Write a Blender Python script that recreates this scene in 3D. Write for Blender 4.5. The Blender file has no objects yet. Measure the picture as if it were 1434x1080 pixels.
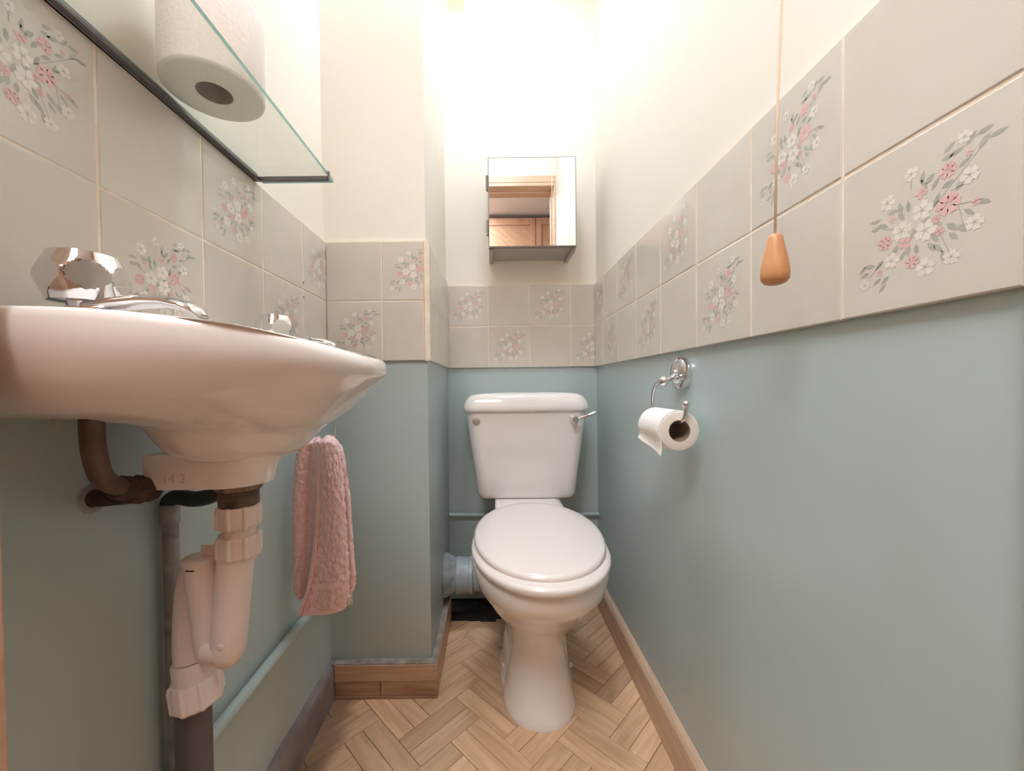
import bpy, bmesh, math, random
import numpy as np
from mathutils import Vector, Matrix, Euler, noise

C = bpy.context.scene.collection
random.seed(7)
PI = math.pi

# ------------------------------------------------------------------ camera, world, lights, exposure
sc = bpy.context.scene
cam_d = bpy.data.cameras.new('camera')
cam = bpy.data.objects.new('camera', cam_d)
C.objects.link(cam)
cam_d.sensor_fit = 'HORIZONTAL'
cam_d.sensor_width = 36.0
cam_d.lens = 548.0 / 1434.0 * 36.0
cam_d.shift_x = 27.0 / 1434.0
cam_d.shift_y = 8.6 / 1434.0
cam_d.clip_start = 0.01
cam.matrix_world = Matrix.Translation((0, 0, 0.80)) @ Euler((PI / 2 - math.radians(0.9), 0, 0)).to_matrix().to_4x4() @ Matrix.Rotation(-0.012, 4, 'Z')
sc.camera = cam

world = bpy.data.worlds.new('world')
sc.world = world
world.use_nodes = True
bg = world.node_tree.nodes['Background']
bg.inputs[0].default_value = (1.0, 0.95, 0.88, 1)
bg.inputs[1].default_value = 0.35

LAMP_STRENGTH = 38.0          # emission of the opal bowl on the ceiling
HALL_FILL_POWER = 20.0              # unseen fill added in the hall to brighten the room
sc.view_settings.view_transform = 'Standard'
sc.view_settings.look = 'None'
sc.view_settings.exposure = 0.48
sc.view_settings.gamma = 1.0
sc.view_settings.use_curve_mapping = False
sc.cycles.max_bounces = 14
sc.cycles.diffuse_bounces = 8
sc.cycles.glossy_bounces = 6
sc.cycles.transparent_max_bounces = 12

hall_fill = bpy.data.lights.new('hall_fill', 'AREA')  # added fill through the doorway, kept out of the mirror's view
hall_fill.energy = HALL_FILL_POWER
hall_fill.shape = 'RECTANGLE'
hall_fill.size = 0.46
hall_fill.size_y = 0.84
hall_fill.color = (0.88, 0.96, 1.0)
hl = bpy.data.objects.new('hall_fill', hall_fill)
C.objects.link(hl)
hl.location = (-0.30, -0.36, 2.285)


# ------------------------------------------------------------------ materials
def lin(r, g, b):
    f = lambda c: (c / 255 / 12.92) if c / 255 <= 0.04045 else ((c / 255 + 0.055) / 1.055) ** 2.4
    return (f(r), f(g), f(b), 1)


def N(nt, t, **kw):
    n = nt.nodes.new(t)
    for k, v in kw.items():
        setattr(n, k, v)
    return n


def mat(name, col, rough=0.5, metal=0.0, coat=0.0, col2=None, nscale=8.0, stretch=(1, 1, 1), bump=0.0, bscale=60.0,
        rand=0.0, detail=4.0, coords='Object', spec=0.5, sheen=0.0):
    m = bpy.data.materials.new(name)
    m.use_nodes = True
    nt = m.node_tree
    p = nt.nodes['Principled BSDF']
    p.inputs['Base Color'].default_value = col
    p.inputs['Roughness'].default_value = rough
    p.inputs['Metallic'].default_value = metal
    p.inputs['Coat Weight'].default_value = coat
    p.inputs['Coat Roughness'].default_value = 0.05
    p.inputs['Specular IOR Level'].default_value = spec
    p.inputs['Sheen Weight'].default_value = sheen
    tc = N(nt, 'ShaderNodeTexCoord')
    mp = N(nt, 'ShaderNodeMapping')
    mp.inputs['Scale'].default_value = stretch
    nt.links.new(tc.outputs[coords], mp.inputs[0])
    out = None
    if col2 is not None:
        nz = N(nt, 'ShaderNodeTexNoise')
        nz.inputs['Scale'].default_value = nscale
        nz.inputs['Detail'].default_value = detail
        nt.links.new(mp.outputs[0], nz.inputs[0])
        mr = N(nt, 'ShaderNodeMapRange')
        mr.inputs[1].default_value = 0.3
        mr.inputs[2].default_value = 0.7
        nt.links.new(nz.outputs[0], mr.inputs[0])
        mx = N(nt, 'ShaderNodeMix', data_type='RGBA')
        mx.inputs[6].default_value = col
        mx.inputs[7].default_value = col2
        nt.links.new(mr.outputs[0], mx.inputs[0])
        out = mx.outputs[2]
    if rand > 0:
        oi = N(nt, 'ShaderNodeObjectInfo')
        mr2 = N(nt, 'ShaderNodeMapRange')
        mr2.inputs[3].default_value = 1 - rand
        mr2.inputs[4].default_value = 1 + rand
        nt.links.new(oi.outputs['Random'], mr2.inputs[0])
        hs = N(nt, 'ShaderNodeHueSaturation')
        hs.inputs['Color'].default_value = col
        if out:
            nt.links.new(out, hs.inputs['Color'])
        nt.links.new(mr2.outputs[0], hs.inputs['Value'])
        out = hs.outputs[0]
    if out:
        nt.links.new(out, p.inputs['Base Color'])
    if bump > 0:
        nb = N(nt, 'ShaderNodeTexNoise')
        nb.inputs['Scale'].default_value = bscale
        nb.inputs['Detail'].default_value = 3
        nt.links.new(mp.outputs[0], nb.inputs[0])
        b = N(nt, 'ShaderNodeBump')
        b.inputs['Strength'].default_value = bump
        b.inputs['Distance'].default_value = 0.002
        nt.links.new(nb.outputs[0], b.inputs['Height'])
        nt.links.new(b.outputs[0], p.inputs['Normal'])
    return m


M = {}
M['cream'] = mat('cream_paint', lin(238, 233, 223), 0.6, bump=0.12, bscale=30, col2=lin(235, 229, 218), nscale=3)
M['teal'] = mat('teal_paint', lin(180, 195, 195), 0.34, bump=0.10, bscale=24, col2=lin(175, 191, 191), nscale=4)
M['grout'] = mat('grout', lin(244, 234, 218), 0.8, bump=0.3, bscale=200, col2=lin(226, 208, 186), nscale=18)
M['tile'] = mat('tile_glaze', lin(213, 207, 198), 0.22, col2=lin(206, 199, 189), nscale=9, rand=0.025, detail=5, bump=0.02, bscale=12)
M['pink'] = mat('print_pink', lin(218, 172, 168), 0.3, col2=lin(228, 192, 188), nscale=90)
M['white_print'] = mat('print_white', lin(230, 224, 216), 0.3, col2=lin(222, 215, 206), nscale=90)
M['leaf_print'] = mat('print_leaf', lin(162, 162, 154), 0.3, col2=lin(182, 181, 172), nscale=90)
M['ceramic'] = mat('white_ceramic', lin(238, 232, 229), 0.05, coat=0.5, col2=lin(236, 230, 226), nscale=3)
M['seat'] = mat('seat_plastic', lin(233, 222, 217), 0.16, coat=0.3)
M['plastic'] = mat('white_plastic', lin(232, 218, 212), 0.30, col2=lin(226, 211, 204), nscale=14)
M['chrome'] = mat('chrome', (0.80, 0.80, 0.82, 1), 0.06, metal=1.0)
M['dark_metal'] = mat('dark_metal', (0.20, 0.19, 0.19, 1), 0.22, metal=1.0)
M['pine'] = mat('pine', lin(204, 166, 134), 0.42, col2=lin(182, 142, 110), nscale=26, stretch=(1, 1, 6), detail=6)
M['pine_x'] = mat('pine_grain_x', lin(208, 180, 154), 0.42, col2=lin(180, 148, 122), nscale=22, stretch=(0.25, 3, 5), detail=6, rand=0.05)
M['pine_y'] = mat('pine_grain_y', lin(208, 178, 152), 0.42, col2=lin(188, 156, 130), nscale=22, stretch=(3, 0.25, 5), detail=6, rand=0.05)
M['lining'] = mat('pine_lining', lin(216, 184, 158), 0.4, col2=lin(200, 162, 134), nscale=14, stretch=(0.5, 4, 4), detail=6)
M['worn_pine'] = mat('worn_pine_x', lin(200, 170, 142), 0.5, col2=lin(154, 124, 100), nscale=20, stretch=(.4, 3, 4), detail=7, rand=0.08)
M['board_top'] = mat('paint_splashed_edge', lin(176, 172, 162), 0.6, col2=lin(128, 112, 98), nscale=40)
M['grey_board'] = mat('grey_painted_board', lin(154, 146, 146), 0.45, col2=lin(124, 114, 114), nscale=16, bump=0.2)
M['subfloor'] = mat('dark_subfloor', lin(58, 46, 38), 0.9, col2=lin(24, 19, 16), nscale=20)
M['glass_edge'] = mat('glass_edge_teal', lin(120, 172, 164), 0.1, coat=0.3)
M['tissue'] = mat('tissue', lin(248, 242, 238), 0.9, bump=0.35, bscale=220)
M['tissue_side'] = mat('tissue_side', lin(240, 230, 222), 0.95, bump=0.2, bscale=300)
M['card'] = mat('cardboard', lin(150, 132, 118), 0.9)
M['towel'] = mat('terry_pink', lin(252, 222, 220), 0.95, col2=lin(240, 198, 196), nscale=150, bump=0.7, bscale=420, detail=2, sheen=0.3)
M['towel_band'] = mat('woven_pink', lin(250, 216, 213), 0.9, col2=lin(244, 208, 205), nscale=200)
M['copper'] = mat('old_copper', lin(112, 88, 80), 0.55, metal=0.2, col2=lin(82, 66, 60), nscale=30, bump=0.2)
M['corroded'] = mat('corroded_brass', lin(88, 66, 52), 0.7, metal=0.2, col2=lin(50, 40, 34), nscale=60, bump=0.8, bscale=120)
M['thread'] = mat('waste_thread', lin(150, 136, 124), 0.45, metal=0.4, col2=lin(96, 84, 76), nscale=60)
M['scale'] = mat('limescale_nut', lin(160, 140, 118), 0.7, col2=lin(92, 76, 64), nscale=70, bump=0.6)
M['rubber'] = mat('black_rubber', lin(34, 31, 30), 0.5, bump=0.5, bscale=90)
M['grey_pvc'] = mat('dark_grey_pvc', lin(92, 86, 90), 0.4, col2=lin(84, 78, 82), nscale=8)
M['painted_pipe'] = mat('painted_pipe', lin(176, 190, 188), 0.38, bump=0.2, bscale=50)
M['worn_pipe'] = mat('worn_painted_pipe', lin(160, 164, 164), 0.5, col2=lin(126, 124, 122), nscale=50, bump=0.3)
M['mortar'] = mat('filler', lin(158, 166, 166), 0.8, col2=lin(138, 144, 144), nscale=50, bump=0.9, bscale=90)
M['cab_grey'] = mat('cabinet_silver', lin(176, 170, 160), 0.45, metal=0.1)
M['cab_frame'] = mat('cabinet_frame', lin(128, 124, 118), 0.4, metal=0.3)
M['mirror'] = mat('mirror', (0.92, 0.93, 0.91, 1), 0.0, metal=1.0)
M['hinge'] = mat('hinge_steel', lin(150, 146, 140), 0.35, metal=0.6)
M['beech'] = mat('turned_beech', lin(214, 158, 112), 0.4, col2=lin(196, 136, 90), nscale=18, stretch=(4, 4, 0.6), detail=5)
M['cord'] = mat('pull_cord', lin(232, 212, 186), 0.8)
M['patch'] = mat('old_paint_patch', lin(236, 219, 190), 0.7)
M['hall_ceiling'] = mat('hall_ceiling', lin(232, 230, 234), 0.8)
M['hall_wall'] = mat('hall_wall', lin(206, 196, 184), 0.8)
M['hall_floor'] = mat('hall_carpet', lin(150, 130, 112), 0.95, bump=0.5, bscale=200)
M['oak'] = mat('oak_door', lin(196, 152, 126), 0.4, col2=lin(178, 132, 106), nscale=18, stretch=(1, 1, 0.2), detail=6)
M['oak_panel'] = mat('oak_diagonal_veneer', lin(192, 152, 126), 0.4, col2=lin(170, 128, 102), nscale=12, detail=6)
M['brass_dark'] = mat('dark_gap', lin(60, 44, 36), 0.8)
M['ink'] = mat('stamp_ink', lin(212, 200, 194), 0.6)
M['rust'] = mat('rust', lin(140, 62, 44), 0.8)
M['cap_grey'] = mat('plug_grey', lin(176, 166, 160), 0.3, metal=0.3)


def diag_veneer(m):
    nt = m.node_tree
    for n in nt.nodes:
        if n.type == 'MAPPING':
            n.vector_type = 'TEXTURE'
            n.inputs['Rotation'].default_value = (0, math.radians(42), 0)
            n.inputs['Scale'].default_value = (1 / 0.6, 1, 1 / 6)


diag_veneer(M['oak_panel'])


def parquet_material():
    m = bpy.data.materials.new('parquet_oak')
    m.use_nodes = True
    nt = m.node_tree
    L = nt.links.new
    p = nt.nodes['Principled BSDF']
    tc = N(nt, 'ShaderNodeTexCoord')
    oi = N(nt, 'ShaderNodeObjectInfo')
    add = N(nt, 'ShaderNodeVectorMath', operation='ADD')
    comb = N(nt, 'ShaderNodeCombineXYZ')
    mul = N(nt, 'ShaderNodeMath', operation='MULTIPLY')
    mul.inputs[1].default_value = 37.0
    L(oi.outputs['Random'], mul.inputs[0])
    L(mul.outputs[0], comb.inputs[2])
    L(tc.outputs['Object'], add.inputs[0])
    L(comb.outputs[0], add.inputs[1])
    mp = N(nt, 'ShaderNodeMapping')
    mp.inputs['Scale'].default_value = (7, 70, 1)
    L(add.outputs[0], mp.inputs[0])
    nz = N(nt, 'ShaderNodeTexNoise')
    nz.inputs['Scale'].default_value = 1.0
    nz.inputs['Detail'].default_value = 6
    nz.inputs['Distortion'].default_value = 0.6
    L(mp.outputs[0], nz.inputs[0])
    mr = N(nt, 'ShaderNodeMapRange')
    mr.inputs[1].default_value = 0.32
    mr.inputs[2].default_value = 0.68
    L(nz.outputs[0], mr.inputs[0])
    mx = N(nt, 'ShaderNodeMix', data_type='RGBA')
    mx.inputs[6].default_value = lin(238, 200, 164)
    mx.inputs[7].default_value = lin(212, 170, 134)
    L(mr.outputs[0], mx.inputs[0])
    hs = N(nt, 'ShaderNodeHueSaturation')
    mr2 = N(nt, 'ShaderNodeMapRange')
    mr2.inputs[3].default_value = 0.80
    mr2.inputs[4].default_value = 1.12
    L(oi.outputs['Random'], mr2.inputs[0])
    L(mr2.outputs[0], hs.inputs['Value'])
    L(mx.outputs[2], hs.inputs['Color'])
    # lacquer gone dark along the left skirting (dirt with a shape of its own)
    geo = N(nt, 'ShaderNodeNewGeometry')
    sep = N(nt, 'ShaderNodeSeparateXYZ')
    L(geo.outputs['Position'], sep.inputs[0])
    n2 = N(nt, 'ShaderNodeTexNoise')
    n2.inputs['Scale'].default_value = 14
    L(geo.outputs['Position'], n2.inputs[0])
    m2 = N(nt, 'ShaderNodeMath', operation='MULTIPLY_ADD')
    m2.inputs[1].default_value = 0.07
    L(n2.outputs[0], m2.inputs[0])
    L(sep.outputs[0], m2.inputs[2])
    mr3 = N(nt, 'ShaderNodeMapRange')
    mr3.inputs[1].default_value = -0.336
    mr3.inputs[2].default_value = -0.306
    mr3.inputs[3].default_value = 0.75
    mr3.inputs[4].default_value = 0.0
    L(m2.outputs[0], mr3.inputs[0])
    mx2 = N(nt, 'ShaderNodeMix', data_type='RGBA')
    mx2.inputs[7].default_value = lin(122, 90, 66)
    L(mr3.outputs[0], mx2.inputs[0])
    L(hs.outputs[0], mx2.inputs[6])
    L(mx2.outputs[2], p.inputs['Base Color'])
    p.inputs['Roughness'].default_value = 0.45
    b = N(nt, 'ShaderNodeBump')
    b.inputs['Strength'].default_value = 0.12
    b.inputs['Distance'].default_value = 0.001
    L(nz.outputs[0], b.inputs['Height'])
    L(b.outputs[0], p.inputs['Normal'])
    return m


M['parquet'] = parquet_material()


def thin_glass():
    m = bpy.data.materials.new('shelf_glass')
    m.use_nodes = True
    nt = m.node_tree
    nt.nodes.clear()
    o = N(nt, 'ShaderNodeOutputMaterial')
    t = N(nt, 'ShaderNodeBsdfTransparent')
    t.inputs[0].default_value = (0.955, 0.975, 0.955, 1)
    g = N(nt, 'ShaderNodeBsdfGlossy')
    g.inputs['Roughness'].default_value = 0.0
    lw = N(nt, 'ShaderNodeFresnel')
    lw.inputs[0].default_value = 1.45
    mx = N(nt, 'ShaderNodeMixShader')
    geo = N(nt, 'ShaderNodeNewGeometry')
    ior = N(nt, 'ShaderNodeMapRange')          # same reflectance from either side of the thin pane
    ior.inputs[3].default_value = 1.45
    ior.inputs[4].default_value = 1 / 1.45
    nt.links.new(geo.outputs['Backfacing'], ior.inputs[0])
    nt.links.new(ior.outputs[0], lw.inputs[0])
    nt.links.new(lw.outputs[0], mx.inputs[0])
    nt.links.new(t.outputs[0], mx.inputs[1])
    nt.links.new(g.outputs[0], mx.inputs[2])
    nt.links.new(mx.outputs[0], o.inputs[0])
    return m


M['glass'] = thin_glass()


def emit(name, col, s):
    m = bpy.data.materials.new(name)
    m.use_nodes = True
    p = m.node_tree.nodes['Principled BSDF']
    p.inputs['Base Color'].default_value = (0.9, 0.88, 0.84, 1)
    p.inputs['Emission Color'].default_value = col
    p.inputs['Emission Strength'].default_value = s
    return m


M['lamp'] = emit('opal_glass_lit', (0.83, 0.965, 1.12, 1), LAMP_STRENGTH)
M['fill_panel'] = emit('fill_panel_glow', (1.0, 0.965, 0.93, 1), 2.0)  # glowing face for the added hall fill


# ------------------------------------------------------------------ object helpers
def empty(name, label=None, cat=None, loc=(0, 0, 0), group=None, rot=None):
    o = bpy.data.objects.new(name, None)
    o.empty_display_size = 0.03
    C.objects.link(o)
    o.location = loc
    if rot:
        o.rotation_euler = rot
    if label:
        o['label'] = label
    if cat:
        o['category'] = cat
    if group:
        o['group'] = group
    return o


def link(name, me, parent=None, loc=(0, 0, 0), matrix=None):
    o = bpy.data.objects.new(name, me)
    C.objects.link(o)
    if parent:
        o.parent = parent
    if matrix is not None:
        o.matrix_basis = matrix
    else:
        o.location = loc
    return o


def obj(name, bm, mats, parent=None, smooth=False, loc=(0, 0, 0), label=None, kind=None, recalc=True, angle=None):
    if recalc:
        bmesh.ops.recalc_face_normals(bm, faces=bm.faces)
    me = bpy.data.meshes.new(name)
    bm.to_mesh(me)
    bm.free()
    for m in (mats if isinstance(mats, (list, tuple)) else [mats]):
        me.materials.append(m)
    if smooth:
        me.polygons.foreach_set('use_smooth', [True] * len(me.polygons))
        if angle:
            me.set_sharp_from_angle(angle=math.radians(angle))
    o = link(name, me, parent, loc)
    if label:
        o['label'] = label
    if kind:
        o['kind'] = kind
    return o


def tag(o, label, cat, group=None):
    o['label'] = label
    o['category'] = cat
    if group:
        o['group'] = group
    return o


def box(bm, a, b, mi=0, bevel=0.0):
    x0, y0, z0 = a
    x1, y1, z1 = b
    vs = [bm.verts.new(p) for p in ((x0, y0, z0), (x1, y0, z0), (x1, y1, z0), (x0, y1, z0), (x0, y0, z1), (x1, y0, z1), (x1, y1, z1), (x0, y1, z1))]
    fs = []
    for q in ((0, 3, 2, 1), (4, 5, 6, 7), (0, 1, 5, 4), (1, 2, 6, 5), (2, 3, 7, 6), (3, 0, 4, 7)):
        f = bm.faces.new([vs[i] for i in q])
        f.material_index = mi
        fs.append(f)
    if bevel:
        es = list({e for f in fs for e in f.edges})
        bmesh.ops.bevel(bm, geom=es, offset=bevel, segments=2, affect='EDGES', profile=0.5)
    return bm


def loft(bm, rings, cap0=True, cap1=True, closed=True, mi=0):
    R = [[bm.verts.new(p) for p in r] for r in rings]
    n = len(R[0])
    for a, b in zip(R, R[1:]):
        for i in range(n if closed else n - 1):
            j = (i + 1) % n
            f = bm.faces.new((a[i], a[j], b[j], b[i]))
            f.material_index = mi
    if cap0:
        f = bm.faces.new(R[0][::-1])
        f.material_index = mi
    if cap1:
        f = bm.faces.new(R[-1])
        f.material_index = mi
    return R


def lathe(bm, prof, n=32, M4=None, cap0=True, cap1=True, mi=0):
    """prof: (r, z) pairs around local z"""
    rings = []
    for r, z in prof:
        r = max(r, 1e-5)
        ring = [Vector((r * math.cos(2 * PI * i / n), r * math.sin(2 * PI * i / n), z)) for i in range(n)]
        rings.append([M4 @ p for p in ring] if M4 is not None else ring)
    return loft(bm, rings, cap0, cap1, mi=mi)


def frame_to(p, d):
    """matrix that takes local z to direction d at p"""
    q = Vector(d).to_track_quat('Z', 'Y')
    return Matrix.Translation(Vector(p)) @ q.to_matrix().to_4x4()


def smooth_path(pts, k=8):
    pts = [Vector(p) for p in pts]
    out = []
    for i in range(len(pts) - 1):
        p0 = pts[max(i - 1, 0)]
        p1, p2 = pts[i], pts[i + 1]
        p3 = pts[min(i + 2, len(pts) - 1)]
        for s in range(k):
            t = s / k
            out.append(0.5 * ((2 * p1) + (p2 - p0) * t + (2 * p0 - 5 * p1 + 4 * p2 - p3) * t * t + (3 * p1 - p0 - 3 * p2 + p3) * t ** 3))
    out.append(pts[-1])
    return out


def tube(bm, pts, rad, n=16, mi=0, cap=True):
    pts = [Vector(p) for p in pts]
    m = len(pts)
    tang = [(pts[min(i + 1, m - 1)] - pts[max(i - 1, 0)]).normalized() for i in range(m)]
    up = Vector((0, 0, 1)) if abs(tang[0].z) < 0.9 else Vector((1, 0, 0))
    nrm = (up - tang[0] * up.dot(tang[0])).normalized()
    rings = []
    for i in range(m):
        nrm = (nrm - tang[i] * nrm.dot(tang[i])).normalized()
        bi = tang[i].cross(nrm)
        r = rad[i] if isinstance(rad, (list, tuple)) else rad
        rings.append([pts[i] + (nrm * math.cos(2 * PI * k / n) + bi * math.sin(2 * PI * k / n)) * r for k in range(n)])
    return loft(bm, rings, cap, cap, mi=mi)


def hermite(xs, ys, x):
    """monotone cubic interpolation"""
    xs, ys = np.array(xs, float), np.array(ys, float)
    o = np.argsort(xs)
    xs, ys = xs[o], ys[o]
    d = np.diff(ys) / np.diff(xs)
    m = np.zeros_like(ys)
    m[0], m[-1] = d[0], d[-1]
    for i in range(1, len(xs) - 1):
        m[i] = 0 if d[i - 1] * d[i] <= 0 else 2 * d[i - 1] * d[i] / (d[i - 1] + d[i])
    i = int(np.clip(np.searchsorted(xs, x) - 1, 0, len(xs) - 2))
    h = xs[i + 1] - xs[i]
    t = min(max((x - xs[i]) / h, 0), 1)
    return float((2 * t**3 - 3 * t**2 + 1) * ys[i] + (t**3 - 2 * t**2 + t) * h * m[i] + (-2 * t**3 + 3 * t**2) * ys[i + 1] + (t**3 - t**2) * h * m[i + 1])


# ------------------------------------------------------------------ the room
XL, XR, YB, YP, XP = -0.43, 0.389, 1.46, 1.01, -0.168   # left, right, back, pier front, pier side
ZT0, ZT1, ZT2, ZC = 0.865, 1.019, 1.171, 2.35
YD = 0.264                                             # room face of the door wall


def wall(name, boxes):
    bm = bmesh.new()
    for (a, b) in boxes:
        box(bm, (a[0], a[1], 0), (b[0], b[1], 0.87), 0)
        box(bm, (a[0], a[1], 0.87), (b[0], b[1], ZC), 1)
    return obj(name, bm, [M['teal'], M['cream']], kind='structure')


wall_left = wall('wall_left', [((XL - 0.1, 0.14), (XL, YB + 0.1))])
wall_right = wall('wall_right', [((XR, 0.14), (XR + 0.1, YB + 0.1))])
wall_back = wall('wall_back', [((XL, YB), (XR, YB + 0.1))])
wall_pier = wall('wall_pier', [((XL, YP), (XP, YB))])

bm = bmesh.new()
box(bm, (XL - 0.1, 0.14, ZC), (XR + 0.1, YB + 0.1, ZC + 0.1))
ceiling = obj('ceiling', bm, M['cream'], kind='structure')

# door wall with the opening the photograph is taken through
XO0, XO1, ZO = -0.350, 0.377, 1.983
bm = bmesh.new()
box(bm, (-1.3, 0.14, 0), (XO0 - 0.02, YD, ZC))
box(bm, (XO1 + 0.02, 0.14, 0), (1.3, YD, ZC))
box(bm, (XO0 - 0.02, 0.14, ZO + 0.02), (XO1 + 0.02, YD, ZC))
obj('wall_front', bm, M['cream'], kind='structure')

frame = empty('door_1', loc=(0, 0.2, 0))
frame['kind'] = 'structure'


def frame_part(name, a, b, m=M['lining'], bevel=0.002):
    bm = bmesh.new()
    box(bm, a, b, bevel=bevel)
    o = obj(name, bm, m, frame, loc=(0, -0.2, 0))
    return o


frame_part('lining', (XO0 - 0.02, 0.13, 0), (XO0, YD + 0.013, ZO))
frame_part('lining', (XO1, 0.13, 0), (XO1 + 0.012, YD + 0.013, ZO))
frame_part('lining', (XO0 - 0.02, 0.13, ZO), (XO1 + 0.012, YD + 0.013, ZO + 0.02))
frame_part('architrave', (XL + 0.002, YD, 0), (XO0 - 0.0205, YD + 0.015, ZO + 0.06))
frame_part('architrave', (XO0 - 0.02, YD + 0.0005, ZO + 0.0205), (XR - 0.0005, YD + 0.015, ZO + 0.06))
frame_part('door_stop', (XO0 + 0.012, 0.185, ZO - 0.012), (XO1 - 0.012, 0.215, ZO - 0.0005))
frame_part('door_stop', (XO1 - 0.012, 0.185, 0), (XO1 - 0.0005, 0.215, ZO - 0.0005))

# hall behind the photographer, seen in the mirror
bm = bmesh.new()
box(bm, (-1.3, -0.95, 2.30), (1.3, 0.14, 2.4))
obj('ceiling_hall', bm, M['hall_ceiling'], kind='structure')
bm = bmesh.new()
box(bm, (-1.3, -0.95, -0.1), (1.3, 0.14, 0.0))
obj('floor_hall', bm, M['hall_floor'], kind='structure')
bm = bmesh.new()
box(bm, (-1.4, -0.95, 0), (-1.3, 0.26, 2.4))
obj('wall_hall_left', bm, M['hall_wall'], kind='structure')
bm = bmesh.new()
box(bm, (1.3, -0.95, 0), (1.4, 0.26, 2.4))
obj('wall_hall_right', bm, M['hall_wall'], kind='structure')
bm = bmesh.new()
box(bm, (-1.3, -1.05, 0), (1.3, -0.95, 2.4))
obj('wall_hall_back', bm, M['hall_wall'], kind='structure')

wd = empty('hall_wardrobe', 'oak hall cupboard with panelled doors reflected in the small mirror', 'cupboard', (0.121, -0.88, 0))


def wpart(name, a, b, m, parent=wd, bevel=0.0015):
    bm = bmesh.new()
    box(bm, a, b, bevel=bevel)
    return obj(name, bm, m, parent)


wpart('carcass', (-0.9, -0.06, 0.0), (0.9, 0.025, 2.27), M['brass_dark'])
for i in range(3):
    x0 = -0.878 + i * 0.552 + 0.003 + 0.047
    x1 = x0 + 0.546
    bm = bmesh.new()
    box(bm, (x0, 0.025, 0.06), (x0 + 0.05, 0.048, 2.265), bevel=0.001)
    box(bm, (x1 - 0.05, 0.025, 0.06), (x1, 0.048, 2.265), bevel=0.001)
    box(bm, (x0 + 0.05, 0.025, 2.205), (x1 - 0.05, 0.048, 2.265), bevel=0.001)
    box(bm, (x0 + 0.05, 0.025, 0.06), (x1 - 0.05, 0.048, 0.13), bevel=0.001)
    d = obj('cupboard_door', bm, M['oak'], wd)
    wpart('door_panel', (x0 + 0.05, 0.027, 0.13), (x1 - 0.05, 0.039, 2.205), M['oak_panel'], d, 0.0008)

# ------------------------------------------------------------------ floor: double herringbone parquet
bm = bmesh.new()
box(bm, (XL - 0.1, 0.14, -0.1), (XR + 0.1, YB + 0.1, -0.012))
floor = obj('floor', bm, M['subfloor'], kind='structure')


def clip(poly, axis, val, keep_less):
    out = []
    for i in range(len(poly)):
        a, b = poly[i], poly[(i + 1) % len(poly)]
        ia = (a[axis] <= val) == keep_less
        ib = (b[axis] <= val) == keep_less
        if ia:
            out.append(a)
        if ia != ib:
            t = (val - a[axis]) / (b[axis] - a[axis])
            out.append((a[0] + (b[0] - a[0]) * t, a[1] + (b[1] - a[1]) * t))
    return out


def area(p):
    return abs(sum(p[i][0] * p[(i + 1) % len(p)][1] - p[(i + 1) % len(p)][0] * p[i][1] for i in range(len(p)))) / 2


W, LB = 0.0886, 0.1692
S2 = math.sqrt(0.5)
# the corner found in the photograph is (u, v) = (LB, W)
OX = -0.104 - (LB - W) * S2
OY = 0.868 - (LB + W) * S2


def world_uv(u, v):
    return (OX + (u - v) * S2, OY + (u + v) * S2)


def parquet_block(u0, u1, v0, v1, along_u):
    g = 0.0006
    poly = [world_uv(u0 + g, v0 + g), world_uv(u1 - g, v0 + g), world_uv(u1 - g, v1 - g), world_uv(u0 + g, v1 - g)]
    cx = sum(p[0] for p in poly) / 4
    cy = sum(p[1] for p in poly) / 4
    for ax, val, less in ((0, XL + 0.002, False), (0, XR - 0.002, True), (1, 0.16, False), (1, 1.325 + 0.012 * math.sin(cx * 60) if cx < .1 else YB, True)):
        poly = clip(poly, ax, val, less)
        if len(poly) < 3:
            return
    if any(p[0] < XP and p[1] > YP for p in poly):
        if all(p[1] > YP for p in poly):
            poly = clip(poly, 0, XP, False)
        elif all(p[0] < XP for p in poly) or sum(p[0] for p in poly) / len(poly) < XP:
            poly = clip(poly, 1, YP, True)
        if len(poly) < 3:
            return
    if area(poly) < 2e-5:
        return
    ang = PI / 4 if along_u else 3 * PI / 4
    ca, sa = math.cos(-ang), math.sin(-ang)
    loc = [((p[0] - cx) * ca - (p[1] - cy) * sa, (p[0] - cx) * sa + (p[1] - cy) * ca) for p in poly]
    mx = sum(p[0] for p in loc) / len(loc)
    my = sum(p[1] for p in loc) / len(loc)
    dz = random.uniform(-0.0003, 0.0003)
    bm = bmesh.new()
    ins = [(mx + (p[0] - mx) * 0.985, my + (p[1] - my) * 0.96) for p in loc]
    loft(bm, [[(p[0], p[1], -0.012) for p in loc], [(p[0], p[1], -0.0007 + dz) for p in loc], [(p[0], p[1], dz) for p in ins]], cap0=False)
    o = obj('parquet_block', bm, M['parquet'], floor, loc=(cx, cy, 0))
    o.rotation_euler = (0, 0, ang)


for i in range(-16, 26):
    for k in range(-6, 7):
        du, dv = i * W + k * LB, i * W - k * LB
        for h in (0, 1):
            parquet_block(du, du + LB, dv + h * W / 2, dv + (h + 1) * W / 2, True)
            parquet_block(du + h * W / 2, du + (h + 1) * W / 2, dv + W, dv + W + LB, False)


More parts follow.
